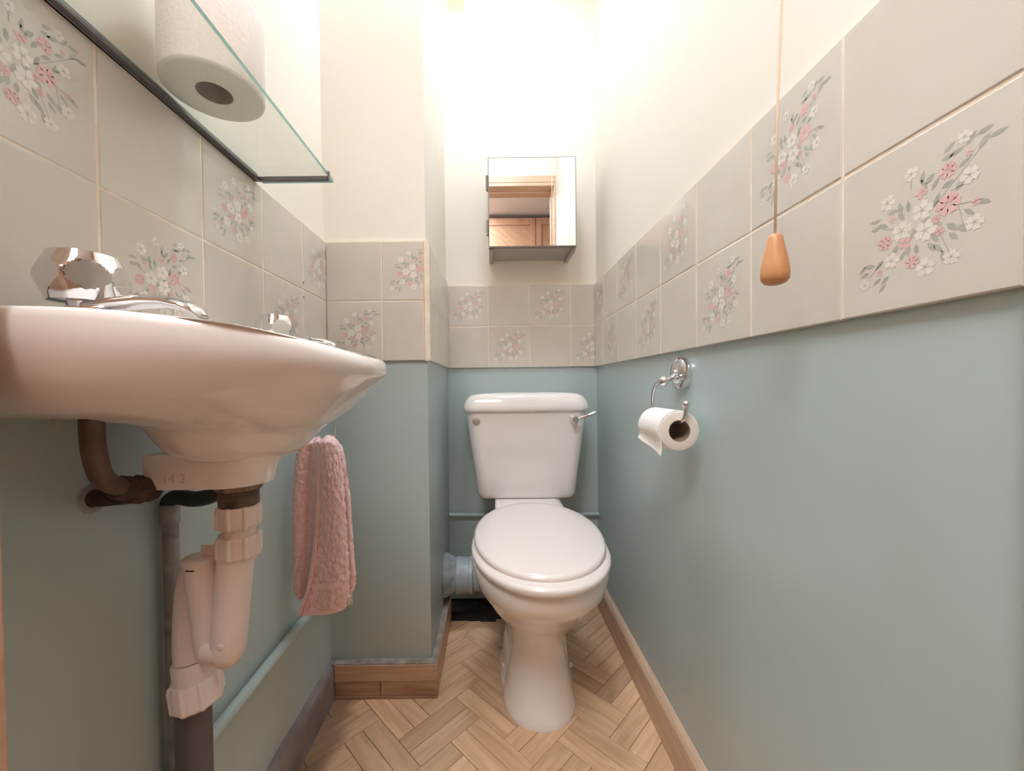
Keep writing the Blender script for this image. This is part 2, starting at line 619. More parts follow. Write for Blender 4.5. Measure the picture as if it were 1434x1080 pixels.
# ------------------------------------------------------------------ tiles
PINK = [(.65, .534, .062), (.647, .718, .045), (.305, .444, .045), (.428, .403, .04), (.467, .277, .042), (.514, .658, .034), (.272, .266, .022), (.354, .574, .022), (.609, .403, .026), (.59, .476, .024), (.746, .759, .02), (.774, .489, .022)]
WHITE = [(.521, .556, .055), (.537, .433, .058), (.408, .479, .055), (.322, .688, .046), (.346, .32, .046), (.537, .223, .05), (.46, .795, .036), (.175, .21, .032), (.746, .64, .042), (.768, .386, .04), (.665, .242, .04), (.724, .851, .032)]
LEAF = [(.653, .836), (.647, .789), (.689, .794), (.724, .72), (.752, .827), (.809, .833), (.862, .787), (.806, .782), (.521, .745), (.53, .703), (.561, .717), (.587, .675), (.647, .644), (.706, .615), (.596, .583), (.4, .622), (.354, .617), (.445, .611), (.405, .569), (.537, .493), (.6, .45), (.246, .602), (.246, .552), (.294, .554), (.474, .445), (.746, .449), (.806, .477), (.715, .376), (.671, .402), (.675, .351), (.57, .329), (.603, .311), (.584, .376), (.628, .253), (.369, .37), (.445, .346), (.489, .343), (.416, .332), (.157, .314), (.202, .324), (.172, .275), (.255, .212), (.305, .208), (.289, .162), (.267, .313)]
T = 0.152
TD = 0.0085       # how far the glazed face stands off the wall


def floral_bm(w=T):
    bm = bmesh.new()
    rnd = random.Random(3)
    z0 = TD + 0.00012

    def fan(pts, mi, z):
        f = bm.faces.new([bm.verts.new((p[0] * T, p[1] * T, z)) for p in pts])
        f.material_index = mi

    def petal(cx, cy, r, a, mi, z):
        d = Vector((math.cos(a), math.sin(a)))
        n = Vector((-d.y, d.x))
        c = Vector((cx, cy))
        fan([c + d * r * .12, c + d * r * .50 - n * r * .37, c + d * r * .92 - n * r * .34, c + d * r * .90, c + d * r * 1.0 + n * r * .28, c + d * r * .50 + n * r * .37], mi, z)

    def stroke(a, b, wd_, mi, z):
        a, b = Vector(a), Vector(b)
        n = (b - a).normalized()
        n = Vector((-n.y, n.x)) * wd_
        fan([a - n, b - n, b + n, a + n], mi, z)
    for i, (x, y) in enumerate(LEAF):
        a = math.atan2(y - .5, x - .5) + rnd.uniform(-.7, .7)
        if x > .62 and y > .6:
            a = rnd.uniform(.1, 1.0)
        d = Vector((math.cos(a), math.sin(a)))
        n = Vector((-d.y, d.x))
        c = Vector((x, y))
        l, wv = rnd.uniform(.030, .040), rnd.uniform(.011, .016)
        fan([c - d * l, c - d * l * .3 - n * wv, c + d * l * .4 - n * wv * .8, c + d * l, c + d * l * .4 + n * wv * .8, c - d * l * .3 + n * wv], 2, z0)
    for a, b in (((.60, .57), (.84, .80)), ((.52, .50), (.60, .57)), ((.66, .60), (.78, .61)), ((.65, .52), (.80, .49)), ((.40, .42), (.20, .25)), ((.46, .70), (.46, .79)), ((.60, .42), (.66, .26)), ((.70, .50), (.72, .39)), ((.30, .53), (.40, .50))):
        stroke(a, b, .0018, 2, z0)
    for x, y, r in WHITE:
        a0 = rnd.uniform(0, 6)
        for k in range(5):
            petal(x, y, r * 1.1, a0 + k * 2 * PI / 5, 1, z0 + .00006)
        fan([(x + .004 * math.cos(t), y + .004 * math.sin(t)) for t in (0, 1.05, 2.1, 3.14, 4.2, 5.2)], 2, z0 + .0001)
    for x, y, r in PINK:
        a0 = rnd.uniform(0, 6)
        for k in range(6 if r > .04 else 4):
            petal(x, y, r, a0 + k * 2 * PI / (6 if r > .04 else 4), 0, z0 + .00012)
    if w < T:
        bmesh.ops.bisect_plane(bm, geom=bm.verts[:] + bm.edges[:] + bm.faces[:], plane_co=(w - 0.0012, 0, 0), plane_no=(1, 0, 0), clear_outer=True)
    return bm


_tile_mesh, _floral_mesh = {}, {}


def tile_mesh(w, h):
    key = (round(w, 4), round(h, 4))
    if key not in _tile_mesh:
        g = 0.0016
        e = 0.0014
        bm = bmesh.new()
        r = lambda i, z: [(g + i, g + i, z), (w - g - i, g + i, z), (w - g - i, h - g - i, z), (g + i, h - g - i, z)]
        loft(bm, [r(0, 0.0), r(0, TD - 0.0012), r(e * .4, TD - 0.0004), r(e, TD)], cap0=False)
        me = bpy.data.meshes.new('tile')
        bmesh.ops.recalc_face_normals(bm, faces=bm.faces)
        bm.to_mesh(me)
        bm.free()
        me.materials.append(M['tile'])
        _tile_mesh[key] = me
    return _tile_mesh[key]


def floral_mesh(w):
    key = round(w, 4)
    if key not in _floral_mesh:
        bm = floral_bm(w)
        me = bpy.data.meshes.new('floral_print')
        bm.to_mesh(me)
        bm.free()
        for m in ('pink', 'white_print', 'leaf_print'):
            me.materials.append(M[m])
        _floral_mesh[key] = me
    return _floral_mesh[key]


def tile_band(parent, origin, right, normal, cells):
    """cells: (start, width, cut from which side, floral row) along the wall as the viewer sees it"""
    right, normal, up = Vector(right), Vector(normal), Vector((0, 0, 1))
    R3 = Matrix((right, up, normal)).transposed()
    lo = min(c[0] for c in cells)
    hi = max(c[0] + c[1] for c in cells)
    bm = bmesh.new()
    z0, z1 = ZT0 + .003, ZT2
    pts = []
    for s, zz, d in ((lo, z0, 0), (hi, z0, 0), (hi, z1, 0), (lo, z1, 0), (lo, z0, .0078), (hi, z0, .0078), (hi, z1, .0078), (lo, z1, .0078)):
        pts.append(bm.verts.new(Vector(origin) + right * s + up * zz + normal * d))
    for q in ((0, 3, 2, 1), (4, 5, 6, 7), (0, 1, 5, 4), (1, 2, 6, 5), (2, 3, 7, 6), (3, 0, 4, 7)):
        bm.faces.new([pts[i] for i in q])
    obj('grout', bm, M['grout'], parent)
    for (s, w, fl) in cells:
        for row, (za, zb) in enumerate(((ZT0, ZT1), (ZT1, ZT2))):
            jit = random.uniform(-.0006, .0006)
            pos = Vector(origin) + right * s + up * (za + jit * .3) + normal * (0.0003 + jit * .5)
            mw = Matrix.Translation(pos) @ R3.to_4x4()
            t = link('tile', tile_mesh(w, zb - za), parent, matrix=mw)
            if (fl == 'b' and row == 0) or (fl == 't' and row == 1):
                link('floral_print', floral_mesh(w), t)


# left wall: the viewer's right is +y
tile_band(wall_left, (XL, 0, 0), (0, 1, 0), (1, 0, 0),
          [(0.279, 0.1455, 't'), (0.4245, 0.1525, 'b'), (0.577, 0.151, 't'), (0.728, 0.153, 'b'), (0.881, 0.1205, 't')])
# pier front
tile_band(wall_pier, (0, YP, 0), (1, 0, 0), (0, -1, 0), [(XL + 0.009, 0.1415, 'b'), (-0.2795, 0.107, 't')])
# pier side (faces +x)
tile_band(wall_pier, (XP, 0, 0), (0, 1, 0), (1, 0, 0), [(YP - 0.004, 0.149, ''), (1.155, 0.152, ''), (1.307, 0.144, '')])
# back wall
tile_band(wall_back, (0, YB, 0), (1, 0, 0), (0, -1, 0), [(XP + 0.009, 0.146, 't'), (-0.013, 0.152, 'b'), (0.139, 0.152, 't'), (0.291, 0.0895, 'b')])
# right wall: the viewer's right is -y
tile_band(wall_right, (XR, 0, 0), (0, -1, 0), (-1, 0, 0),
          [(-1.4515, 0.1095, 't'), (-1.342, 0.152, 'b'), (-1.19, 0.156, 't'), (-1.034, 0.150, 'b'), (-0.884, 0.155, 't'), (-0.729, 0.153, 'b'), (-0.576, 0.150, 't'), (-0.426, 0.1465, 'b')])

# two rust spots on the left wall's grout
for zz in (1.036, 1.003):
    bm = bmesh.new()
    lathe(bm, [(.0025, 0), (.002, .0007), (0, .0009)], 10, frame_to((XL + TD, .8812, zz), (1, 0, 0)))
    obj('rust_spot', bm, M['rust'], wall_left)
# raised edge strip on the pier's outer corner
bm = bmesh.new()
box(bm, (XP - 0.004, YP - 0.0095, ZT0), (XP + 0.0095, YP + 0.002, ZT2 + 0.002), bevel=0.002)
obj('edge_strip', bm, M['grout'], wall_pier)

# patch of older paint high on the back wall
bm = bmesh.new()
box(bm, (-0.150, YB - 0.0008, 2.175), (-0.087, YB + 0.001, 2.33))
obj('paint_patch', bm, M['patch'], wall_back, label='darker cream rectangle of older paint high on the wall')

# ------------------------------------------------------------------ skirting boards
bm = bmesh.new()
prof = [(0, 0), (0.0215, 0), (0.020, 0.066), (0.0175, 0.075), (0.011, 0.081), (0, 0.084)]
loft(bm, [[(XR - a, y, z) for a, z in prof] for y in np.linspace(YD + 0.016, YB, 12)])
obj('baseboard_right', bm, M['pine_y'], kind='structure')
bm = bmesh.new()
loft(bm, [[(XL + a * .75, y, z * 1.08) for a, z in prof] for y in np.linspace(YD + 0.016, YP, 12)])
obj('baseboard_left', bm, M['grey_board'], kind='structure')
pb = empty('baseboard_pier', loc=(XP, YP, 0))
pb['kind'] = 'structure'


def skirt(name, a, b, m, lab=None):
    bm = bmesh.new()
    box(bm, a, b, bevel=0.0012)
    return obj(name, bm, m, pb, loc=(-XP, -YP, 0), label=lab)


x0 = XL + 0.017
skirt('upper_board', (x0, YP - 0.022, 0.047), (XP + 0.0175, YP, 0.089), M['pine_x'])
skirt('upper_board', (XP, YP + 0.0003, 0.047), (XP + 0.0175, 1.335, 0.089), M['pine_y'])
skirt('lower_board', (x0, YP - 0.0195, 0.0095), (-0.2975, YP, 0.0455), M['worn_pine'])
skirt('lower_board', (-0.2958, YP - 0.0205, 0.0095), (XP + 0.017, YP, 0.0462), M['worn_pine'])
skirt('lower_board', (XP, YP + 0.0003, 0.0), (XP + 0.017, 1.335, 0.0466), M['pine_y'])
skirt('bottom_strip', (x0, YP - 0.021, 0.0), (XP + 0.0172, YP, 0.0085), M['worn_pine'])
skirt('painted_edge', (x0, YP - 0.0205, 0.089), (XP + 0.016, YP, 0.0925), M['board_top'], 'paint splashed top edge')
skirt('painted_edge', (XP, YP + 0.0003, 0.089), (XP + 0.016, 1.32, 0.0925), M['board_top'], 'paint splashed top edge')
skirt('corner_block', (XL + 0.0005, YP - 0.019, 0.0), (x0 - 0.0006, YP, 0.0905), M['grey_board'], 'grey painted corner piece')


# ------------------------------------------------------------------ toilet
def egg(cx, yc, hw, lf, lb, z, n=56, p=2.0):
    r = []
    for i in range(n):
        t = 2 * PI * i / n
        c, s = math.cos(t), math.sin(t)
        e = 2.0 / p
        x = hw * math.copysign(abs(c) ** e, c)
        y = (lf if s < 0 else lb) * math.copysign(abs(s) ** e, s)
        zz = z(x, y) if callable(z) else z
        r.append((cx + x, yc + y, zz))
    return r


def rrect(cx, cy, hx, hy, r, z, n=8):
    pts = []
    for (sx, sy, a0) in ((1, 1, 0), (-1, 1, 90), (-1, -1, 180), (1, -1, 270)):
        for k in range(n):
            a = math.radians(a0 + 90 * k / (n - 1))
            x, y = sx * (hx - r) + r * math.cos(a), sy * (hy - r) + r * math.sin(a)
            pts.append((cx + x, cy + y, z(x, y) if callable(z) else z))
    return pts


TX = 0.109
toilet = empty('toilet', 'white close-coupled toilet with closed lid against the back wall', 'toilet', (TX, 1.1, 0))


def tpart(name, bm, m, smooth=True, angle=50, label=None, parent=None):
    o = obj(name, bm, m, parent or toilet, smooth=smooth, loc=(-TX, -1.1, 0) if parent is None else (0, 0, 0), angle=angle, label=label)
    return o


# pan and pedestal
spec = [(0.000, 1.00, .091, .113, .19), (0.010, 1.00, .0915, .113, .19), (0.016, 1.00, .088, .110, .19), (0.05, 1.00, .0825, .101, .18), (0.09, 1.00, .0745, .087, .17), (0.125, 1.00, .067, .074, .165),
        (0.155, 1.00, .067, .073, .165), (0.185, 1.00, .073, .084, .17), (0.215, 1.00, .088, .108, .18), (0.245, 1.00, .108, .140, .19), (0.275, 1.00, .128, .172, .20), (0.305, 1.00, .145, .200, .205),
        (0.335, 1.00, .160, .236, .21), (0.360, 1.00, .1665, .247, .21), (0.380, 1.00, .168, .250, .21), (0.389, 1.00, .165, .246, .21), (0.391, 1.00, .155, .23, .20)]
bm = bmesh.new()
loft(bm, [egg(TX, a[1], a[2], a[3], a[4], a[0], p=2.15) for a in spec])
pan = tpart('pan', bm, M['ceramic'], angle=70)
# rear deck that carries the cistern
bm = bmesh.new()
loft(bm, [rrect(TX, 1.275, hx, 0.155, .03, z) for hx, z in ((.085, .22), (.095, .32), (.104, .39), (.107, .416), (.106, .424), (.102, .4275))])
tpart('rear_deck', bm, M['ceramic'], angle=60)
# trapway flange at the back of the pedestal
bm = bmesh.new()
loft(bm, [egg(TX, 1.08, hw, .115, .16, z, p=2.6) for z, hw in ((0, .098), (.014, .098), (.02, .094), (.06, .089), (.12, .082), (.17, .078), (.19, .06))])
tpart('foot_flange', bm, M['ceramic'], angle=70)
for sx in (-1, 1):
    bm = bmesh.new()
    lathe(bm, [(.007, 0), (.007, .006), (.005, .0075), (.0, .008)], 14, Matrix.Translation((TX + sx * .0855, 1.03, .055)) @ Matrix.Rotation(sx * PI / 2, 4, 'Y'))
    tpart('fixing_bolt', bm, M['seat'])
# seat and lid
bm = bmesh.new()
S = [(.148, -.006, .392), (.160, 0, .3935), (.1645, .003, .398), (.1655, .004, .404), (.163, .002, .409), (.155, -.005, .4115)]
loft(bm, [egg(TX, .975, hw * 1.006, .238 + d, .215 + d, z, p=2.1) for hw, d, z in S])
tpart('seat', bm, M['seat'], angle=70)
lid_tilt = lambda base: (lambda x, y: base + (y + .2) * .045)
bm = bmesh.new()
Lr = [(.140, -.018, .4125), (.152, -.004, .4130), (.1575, .001, .417), (.1585, .002, .4215), (.1565, .000, .4262), (.150, -.007, .4290), (.12, -.036, .4312), (.06, -.09, .4322)]
loft(bm, [egg(TX, .985, hw * 1.01, .221 + d, .213 + d, lid_tilt(z - .006), p=2.05) for hw, d, z in Lr])
tpart('lid', bm, M['seat'], angle=70)
# cistern
bm = bmesh.new()
cs = [(.428, .150, .078, .02), (.432, .157, .084, .03), (.445, .1635, .0885, .035), (.50, .170, .0905, .038), (.60, .184, .094, .038), (.70, .1965, .097, .036), (.722, .198, .0975, .036)]
loft(bm, [rrect(TX, 1.3575, hx, hy, r, z) for z, hx, hy, r in cs])
tpart('cistern', bm, M['ceramic'], angle=60)
bm = bmesh.new()
crown = lambda base, a: (lambda x, y: base + a * (1 - (x / .2) ** 2))
ls = [(.714, .199, .098, 0), (.7165, .205, .103, 0), (.722, .2065, .1045, 0), (.731, .2055, .1035, 0), (.748, .200, .099, .001), (.760, .192, .094, .003), (.767, .181, .088, .005), (.770, .165, .078, .006), (.771, .1, .05, .006)]
loft(bm, [rrect(TX, 1.355, hx, hy, .036, crown(z, a)) for z, hx, hy, a in ls])
tpart('cistern_lid', bm, M['ceramic'], angle=60)
# lever: boss, neck and handle that reaches out to the right
bm = bmesh.new()
yf = 1.2625
lathe(bm, [(.013, 0), (.013, .006), (.010, .010), (.009, .020), (.0115, .022), (.0115, .034), (.009, .038), (0.0, .0385)], 20, frame_to((.259, yf, .689), (0, -1, 0)))
lever = tpart('flush_lever', bm, M['chrome'], angle=40, label='chrome lever at upper right of cistern')
bm = bmesh.new()
tube(bm, smooth_path([(.259, yf - .028, .689), (.275, yf - .036, .695), (.300, yf - .042, .705), (.322, yf - .044, .713)], 5), [.0045] * 6 + [.0040] * 4 + [.0046] * 4 + [.0052, .004], 12)
tpart('lever_arm', bm, M['chrome'], parent=lever)
bm = bmesh.new()
lathe(bm, [(.0125, 0), (.0125, .002), (.011, .003), (0, .0032)], 24, frame_to((-.0544, yf - .0005, .684), (0, -1, 0)))
tpart('hole_plug', bm, M['cap_grey'], angle=40, label='grey round plug at upper left of cistern')

# soil pipe out of the pier wall
soil = empty('soil_pipe', 'fat grey-blue waste pipe joining toilet to the pier wall', 'pipe', (-.12, 1.30, .167))
M['soil'] = mat('soil_pipe_paint', lin(168, 176, 180), 0.35, col2=lin(154, 163, 168), nscale=12, bump=0.15)
bm = bmesh.new()
lathe(bm, [(.052, -.046), (.052, -.01), (.0575, -.008), (.059, -.004), (.059, .006), (.057, .010), (.057, .034), (.059, .036), (.059, .046), (.054, .050), (.050, .051), (.050, .15)], 40, Matrix.Rotation(PI / 2, 4, 'Y'))
obj('pipe_body', bm, M['soil'], soil, smooth=True, angle=35)
bm = bmesh.new()
rings = []
for r, x in ((.070, -.0478), (.069, -.042), (.064, -.030), (.057, -.014), (.054, -.010)):
    rings.append([(x + .004 * noise.noise((math.cos(t) * 3, math.sin(t) * 3, x * 50)), (r + .010 * noise.noise((math.cos(t) * 2.5, math.sin(t) * 2.5, r * 30))) * math.cos(t) * .92, (r + .010 * noise.noise((math.cos(t) * 2.5, math.sin(t) * 2.5, r * 30))) * math.sin(t)) for t in np.linspace(0, 2 * PI, 40, endpoint=False)])
loft(bm, rings, False, False)
obj('filler_collar', bm, M['mortar'], soil, smooth=True, label='rough filler around the pipe at the wall')

# ------------------------------------------------------------------ wall pipes
bm = bmesh.new()
tube(bm, [(XP + .001, 1.446, .321), (0.0, 1.446, .320), (.12, 1.446, .319), (XR - .001, 1.446, .318)], .0075, 14)
tag(obj('water_pipe', bm, M['painted_pipe'], smooth=True, angle=50), 'thin painted pipe running along back wall behind the toilet', 'pipe')
bm = bmesh.new()
tube(bm, [(XL + .0135, y, z) for y, z in ((.30, .291), (.5, .292), (.7, .2935), (.9, .295), (YP - .001, .296))], .0095, 16)
tag(obj('water_pipe', bm, M['painted_pipe'], smooth=True, angle=50), 'pale painted pipe running low along left wall below towel', 'pipe')
bm = bmesh.new()
box(bm, (-.386, YP - .016, .240), (-.374, YP, .262), bevel=.003)
box(bm, (-.389, YP - .004, .234), (-.371, YP, .268), bevel=.001)
tag(obj('pipe_clip', bm, M['plastic']), 'small white plastic clip on pier wall beside the towel', 'clip')

# ------------------------------------------------------------------ basin
BX, BY, BA, BB = XL + .0005, 0.4715, 0.2955, 0.190
basin = empty('wash_basin', 'white ceramic wash basin fixed to the tiled left wall', 'sink', (BX, BY, .8))
NF, NB = 56, 16


def outline(k):
    pts = []
    for i in range(NF + 1):
        a = -PI / 2 + PI * i / NF
        c, s = max(math.cos(a), 0), math.sin(a)
        pts.append((BA * k * c ** (2 / 2.3), BB * k * math.copysign(abs(s) ** (2 / 2.3), s), a))
    for i in range(1, NB):
        t = i / NB
        pts.append((0.0, BB * k * (1 - 2 * t), PI / 2 if t < .5 else -PI / 2))
    return pts


def rim_h(x):
    return hermite([0, .1, .2, .25, .2955], [.063, .0625, .0555, .0455, .031], x)


Fk, Fh = [1, .96, .894, .752, .528, .4, .25, 0], [.015, .003, -.014, -.047, -.068, -.060, -.04, -.03]
Sk, Sh = [1, .965, .90, .80, .65, .4, 0], [.040, .012, -.008, -.019, -.025, -.025, -.025]
Qk, Qh = [0, .5, .75, .9, 1.0, 1.1, 1.3], [-.083, -.080, -.069, -.050, -.03, -.01, .05]


def shell_h(k, a, x, y):
    w = math.cos(a) ** 2
    h = hermite(Fk, Fh, k) * w + hermite(Sk, Sh, k) * (1 - w)
    q = min(1.3, math.hypot((x - .13) / .095, y / (.100 if y < 0 else .088)))
    b = hermite(Qk, Qh, q)
    e = .006                                  # soft minimum
    t = min(max(.5 + .5 * (b - h) / e, 0), 1)
    return b + (h - b) * t - e * t * (1 - t)


rings = []
ic = (.168, 0.0)
out1 = outline(1.0)
angs = [math.atan2(p[1] - ic[1], p[0] - ic[0]) for p in out1]
for f, h in ((.12, -.052), (.3, -.050), (.55, -.043), (.78, -.025), (.9, -.002), (.965, .018)):
    rings.append([(ic[0] + .106 * f * math.cos(a), ic[1] + .148 * f * math.sin(a), h) for a in angs])
for f, dh in ((1.0, -.007), (1.03, -.002), (1.07, 0)):
    rings.append([(ic[0] + .106 * f * math.cos(a), ic[1] + .148 * f * math.sin(a), rim_h(ic[0] + .106 * f * math.cos(a)) + dh) for a in angs])
for k, dh in ((.955, .001), (.978, .0005), (.992, -.0025), (1.0, -.008)):
    rings.append([(p[0], p[1], rim_h(p[0]) + dh) for p in outline(k)])
for k in [1.0, .985, .965, .94] + list(np.linspace(.91, .04, 44)):
    rings.append([(p[0], p[1], min(shell_h(k, p[2], p[0], p[1]), rim_h(p[0]) - .010)) for p in outline(k)])
bm = bmesh.new()
loft(bm, rings)
obj('bowl', bm, M['ceramic'], basin, smooth=True, angle=75)
# boss that runs from the wall to the waste outlet
DX, DY = -.296 - BX, .455 - BY
bm = bmesh.new()


def boss(hw, r, z, x0=.056):
    pts = [(x0, DY - hw, z)]
    for i in range(17):
        a = -PI / 2 + PI * i / 16
        pts.append((DX + r * math.cos(a), DY + (hw + (r - hw) * max(math.cos(a), 0)) * math.sin(a), z))
    pts.append((x0, DY + hw, z))
    return pts


loft(bm, [boss(.040, .056, -.070), boss(.040, .046, -.080), boss(.0398, .040, -.090), boss(.0392, .0372, -.104), boss(.037, .0355, -.108)])
obj('waste_boss', bm, M['ceramic'], basin, smooth=True, angle=40)
txt = bpy.data.curves.new('stamp', 'FONT')
txt.body = '14 2'
txt.size = .0145
txt.extrude = .0001
tmp = bpy.data.objects.new('stamp_curve', txt)
C.objects.link(tmp)
dg = bpy.context.evaluated_depsgraph_get()
me = bpy.data.meshes.new_from_object(tmp.evaluated_get(dg))
bpy.data.objects.remove(tmp)
me.materials.clear()
me.materials.append(M['ink'])
st = link('stamp', me, basin)
st.location = (.076, DY - .0403, -.1000)
st.rotation_euler = (PI / 2, 0, 0)
st['label'] = 'faint grey factory stamp'
bm = bmesh.new()
box(bm, (.0400, -.128, -.036), (.0465, -.120, -.015), bevel=.001)
obj('bracket', bm, M['painted_pipe'], basin)
bm = bmesh.new()
lathe(bm, [(.021, -.0500), (.021, -.047), (.016, -.046), (.004, -.0475), (0, -.0475)], 20, Matrix.Translation((ic[0], 0, 0)))
obj('plughole', bm, M['chrome'], basin, smooth=True, angle=40)


# ------------------------------------------------------------------ taps
def make_tap(name, label, loc, rz=0.0):
    t = empty(name, label, 'tap', loc, 'pillar taps on the basin', (0, 0, rz))
    bm = bmesh.new()
    lathe(bm, [(.024, 0), (.024, .002), (.019, .004), (.0165, .007), (.0165, .009), (.012, .010), (.011, .018), (0, .018)], 24)
    obj('body', bm, M['chrome'], t, smooth=True, angle=35)
    bm = bmesh.new()
    sp = []
    for x, hw, zc, hh in ((.008, .013, .010, .007), (.03, .013, .0125, .007), (.055, .0135, .0145, .0065), (.075, .014, .0135, .006), (.090, .014, .010, .006), (.099, .012, .006, .0055), (.103, .008, .002, .004)):
        sp.append([(x, hw * math.cos(a), zc + hh * (math.sin(a) if math.sin(a) > 0 else .75 * math.sin(a))) for a in np.linspace(0, 2 * PI, 18, endpoint=False)])
    loft(bm, sp)
    obj('spout', bm, M['chrome'], t, smooth=True, angle=60)
    bm = bmesh.new()
    z0, n, m = .0145, 96, 25
    rings = []
    for j in range(m):
        v = j / (m - 1)
        r = .0235 + .0085 * (1 - abs(2 * v - 1))        # two shallow cones, then six flat facets cut into the belly
        ring = []
        for i in range(n):
            a = 2 * PI * i / n
            x, y = r * math.cos(a), r * math.sin(a)
            for q in range(6):
                c, s_ = math.cos(q * PI / 3), math.sin(q * PI / 3)
                over = x * c + y * s_ - .0268
                if over > 0:
                    x, y = x - over * c, y - over * s_
            ring.append((x, y, z0 + .041 * v))
        rings.append(ring)
    rings.append([(.019 * math.cos(2 * PI * i / n), .019 * math.sin(2 * PI * i / n), z0 + .043) for i in range(n)])
    loft(bm, rings)
    hd = obj('handle', bm, M['chrome'], t, smooth=True, angle=9)
    hd.rotation_euler = (0, 0, .33)
    return t


t1 = make_tap('basin_tap', 'chrome faceted basin tap nearest the viewer, its spout in full view', (-.358, .346, .8622))
t2 = empty('basin_tap', 'chrome faceted basin tap at the far end, half hidden by rim', 'tap', (-.358, .647, .8622), 'pillar taps on the basin')
for ch in list(t1.children):
    c = ch.copy()
    C.objects.link(c)
    c.parent = t2

# ------------------------------------------------------------------ waste trap under the basin
Y0 = .455
trap = empty('waste_trap', 'white plastic waste trap with side-by-side tubes below the basin', 'trap', (-.30, Y0, .69))


def tr(name, bm, m, label=None, angle=40, parent=None):
    return obj(name, bm, m, parent or trap, smooth=True, angle=angle, loc=(.30, -Y0, -.69) if parent is None else (0, 0, 0), label=label)


bm = bmesh.new()
lathe(bm, [(.0250, .684), (.0250, .6935)], 8, Matrix.Translation((-.2965, Y0, 0)))
tr('back_nut', bm, M['scale'], 'limescale crusted nut')
bm = bmesh.new()
pf = []
for i in range(12):
    z = .686 - i * .0022
    pf += [(.0198, z), (.0212, z - .0011)]
lathe(bm, pf[::-1], 28, Matrix.Translation((-.2975, Y0, 0)))
tr('threaded_tail', bm, M['thread'], 'dull threaded metal tail', angle=80)


def nut(px, z0, z1, r, ax=None):
    bm = bmesh.new()
    A = ax or Matrix.Translation((px, Y0, 0))
    rings = []
    n = 64
    for rr, z in ((r * .9, z0), (r, z0 + .003), (r, z1 - .004), (r * .93, z1)):
        ring = []
        for i in range(n):
            a = 2 * PI * i / n
            lug = .0020 if (i % 8) in (0, 1) else 0
            ring.append(A @ Vector(((rr + lug) * math.cos(a), (rr + lug) * math.sin(a), z)))
        rings.append(ring)
    loft(bm, rings)
    return bm


tr('union_nut', nut(-.298, .6395, .6655, .0220), M['plastic'], angle=25)
bm = bmesh.new()
lathe(bm, [(.0168, .60), (.0168, .645)], 28, Matrix.Translation((-.298, Y0, 0)))
tr('inlet_tube', bm, M['plastic'])
tr('union_nut', nut(-.2985, .6045, .6305, .0222), M['plastic'], angle=25)
# down tube with rounded toe
bm = bmesh.new()
d0, d1 = Vector((-.3005, Y0 - .002, .612)), Vector((-.3115, Y0 - .004, .503))
pts = [d0 + (d1 - d0) * (i / 6) for i in range(7)] + [d1 + Vector((-.0012, 0, -.008)), d1 + Vector((-.004, 0, -.015)), d1 + Vector((-.008, 0, -.0195)), d1 + Vector((-.010, 0, -.021))]
tube(bm, pts, [.0190] * 7 + [.0184, .0162, .0110, .003], 28)
tr('down_tube', bm, M['plastic'], angle=60)
bm = bmesh.new()
u0, u1 = Vector((-.3425, Y0 - .001, .6035)), Vector((-.333, Y0 + .0, .503))
pts = [u0 + (u1 - u0) * (i / 6) for i in range(7)] + [u1 + Vector((.001, 0, -.008)), u1 + Vector((.004, 0, -.0145)), u1 + Vector((.010, 0, -.019)), u1 + Vector((.013, 0, -.0205))]
tube(bm, pts, [.0184] * 7 + [.0178, .0155, .0105, .003], 28)
up_ = tr('up_tube', bm, M['plastic'], angle=60)
bm = bmesh.new()
lathe(bm, [(.0198, .6005), (.0198, .6035), (.018, .6048), (0, .605)], 28, Matrix.Translation((-.3425, Y0 - .001, 0)))
box(bm, (-.3455, Y0 + .002, .6046), (-.327, Y0 + .0035, .6165), bevel=.0007)
tr('access_cap', bm, M['plastic'])
bm = bmesh.new()
box(bm, (-.3470, Y0 - .0197, .5950), (-.3375, Y0 - .0185, .5964), bevel=.0003)
tr('vent_slot', bm, M['rubber'], 'dark slot')
# bridge between the two tubes at the toe
bm = bmesh.new()
tube(bm, [(-.3365, Y0 - .003, .5015), (-.334, Y0 - .003, .501), (-.322, Y0 - .003, .500), (-.3115, Y0 - .004, .500)], [.010, .0180, .0192, .0188], 20)
tr('toe_bridge', bm, M['plastic'], angle=60)
bm = bmesh.new()
lathe(bm, [(.004, 0), (.004, .0012), (.003, .0018), (0, .0018)], 14, frame_to((-.308, Y0 - .0217, .511), (0, -1, 0)))
tr('toe_pip', bm, M['plastic'])
# cone outlet, nut and dark pipe, behind
yc = Y0 + .012
bm = bmesh.new()
tube(bm, smooth_path([(-.3690, yc + .004, .590), (-.3700, yc + .004, .574), (-.3700, yc + .002, .555), (-.3680, yc, .51), (-.3655, yc, .478)], 4), [.004, .008, .010, .011, .0114, .0120, .0126, .0134, .0142, .0150, .0158, .0166, .0174, .0182, .0188, .0192, .0195], 28)
tr('outlet_cone', bm, M['plastic'], angle=60)
bm = bmesh.new()
Ac = Matrix.Translation((-.3650, yc, .476)) @ Matrix.Rotation(math.radians(-4), 4, 'Y')
lathe(bm, [(.0222, -.030), (.0222, -.003), (.0205, 0.0), (.019, .0005)], 32, Ac)
tr('reducer', bm, M['plastic'])
tr('outlet_nut', nut(0, -.052, -.020, .0258, Matrix.Translation((-.3660, yc, .474)) @ Matrix.Rotation(math.radians(-7), 4, 'Y')), M['plastic'], angle=25)
bm = bmesh.new()
lathe(bm, [(.0188, .0005), (.0188, .44)], 32, Matrix.Translation((-.3665, yc, 0)))
tag(obj('waste_pipe', bm, M['grey_pvc'], smooth=True, angle=50), 'dark grey vertical waste pipe standing on floor under the trap', 'pipe')

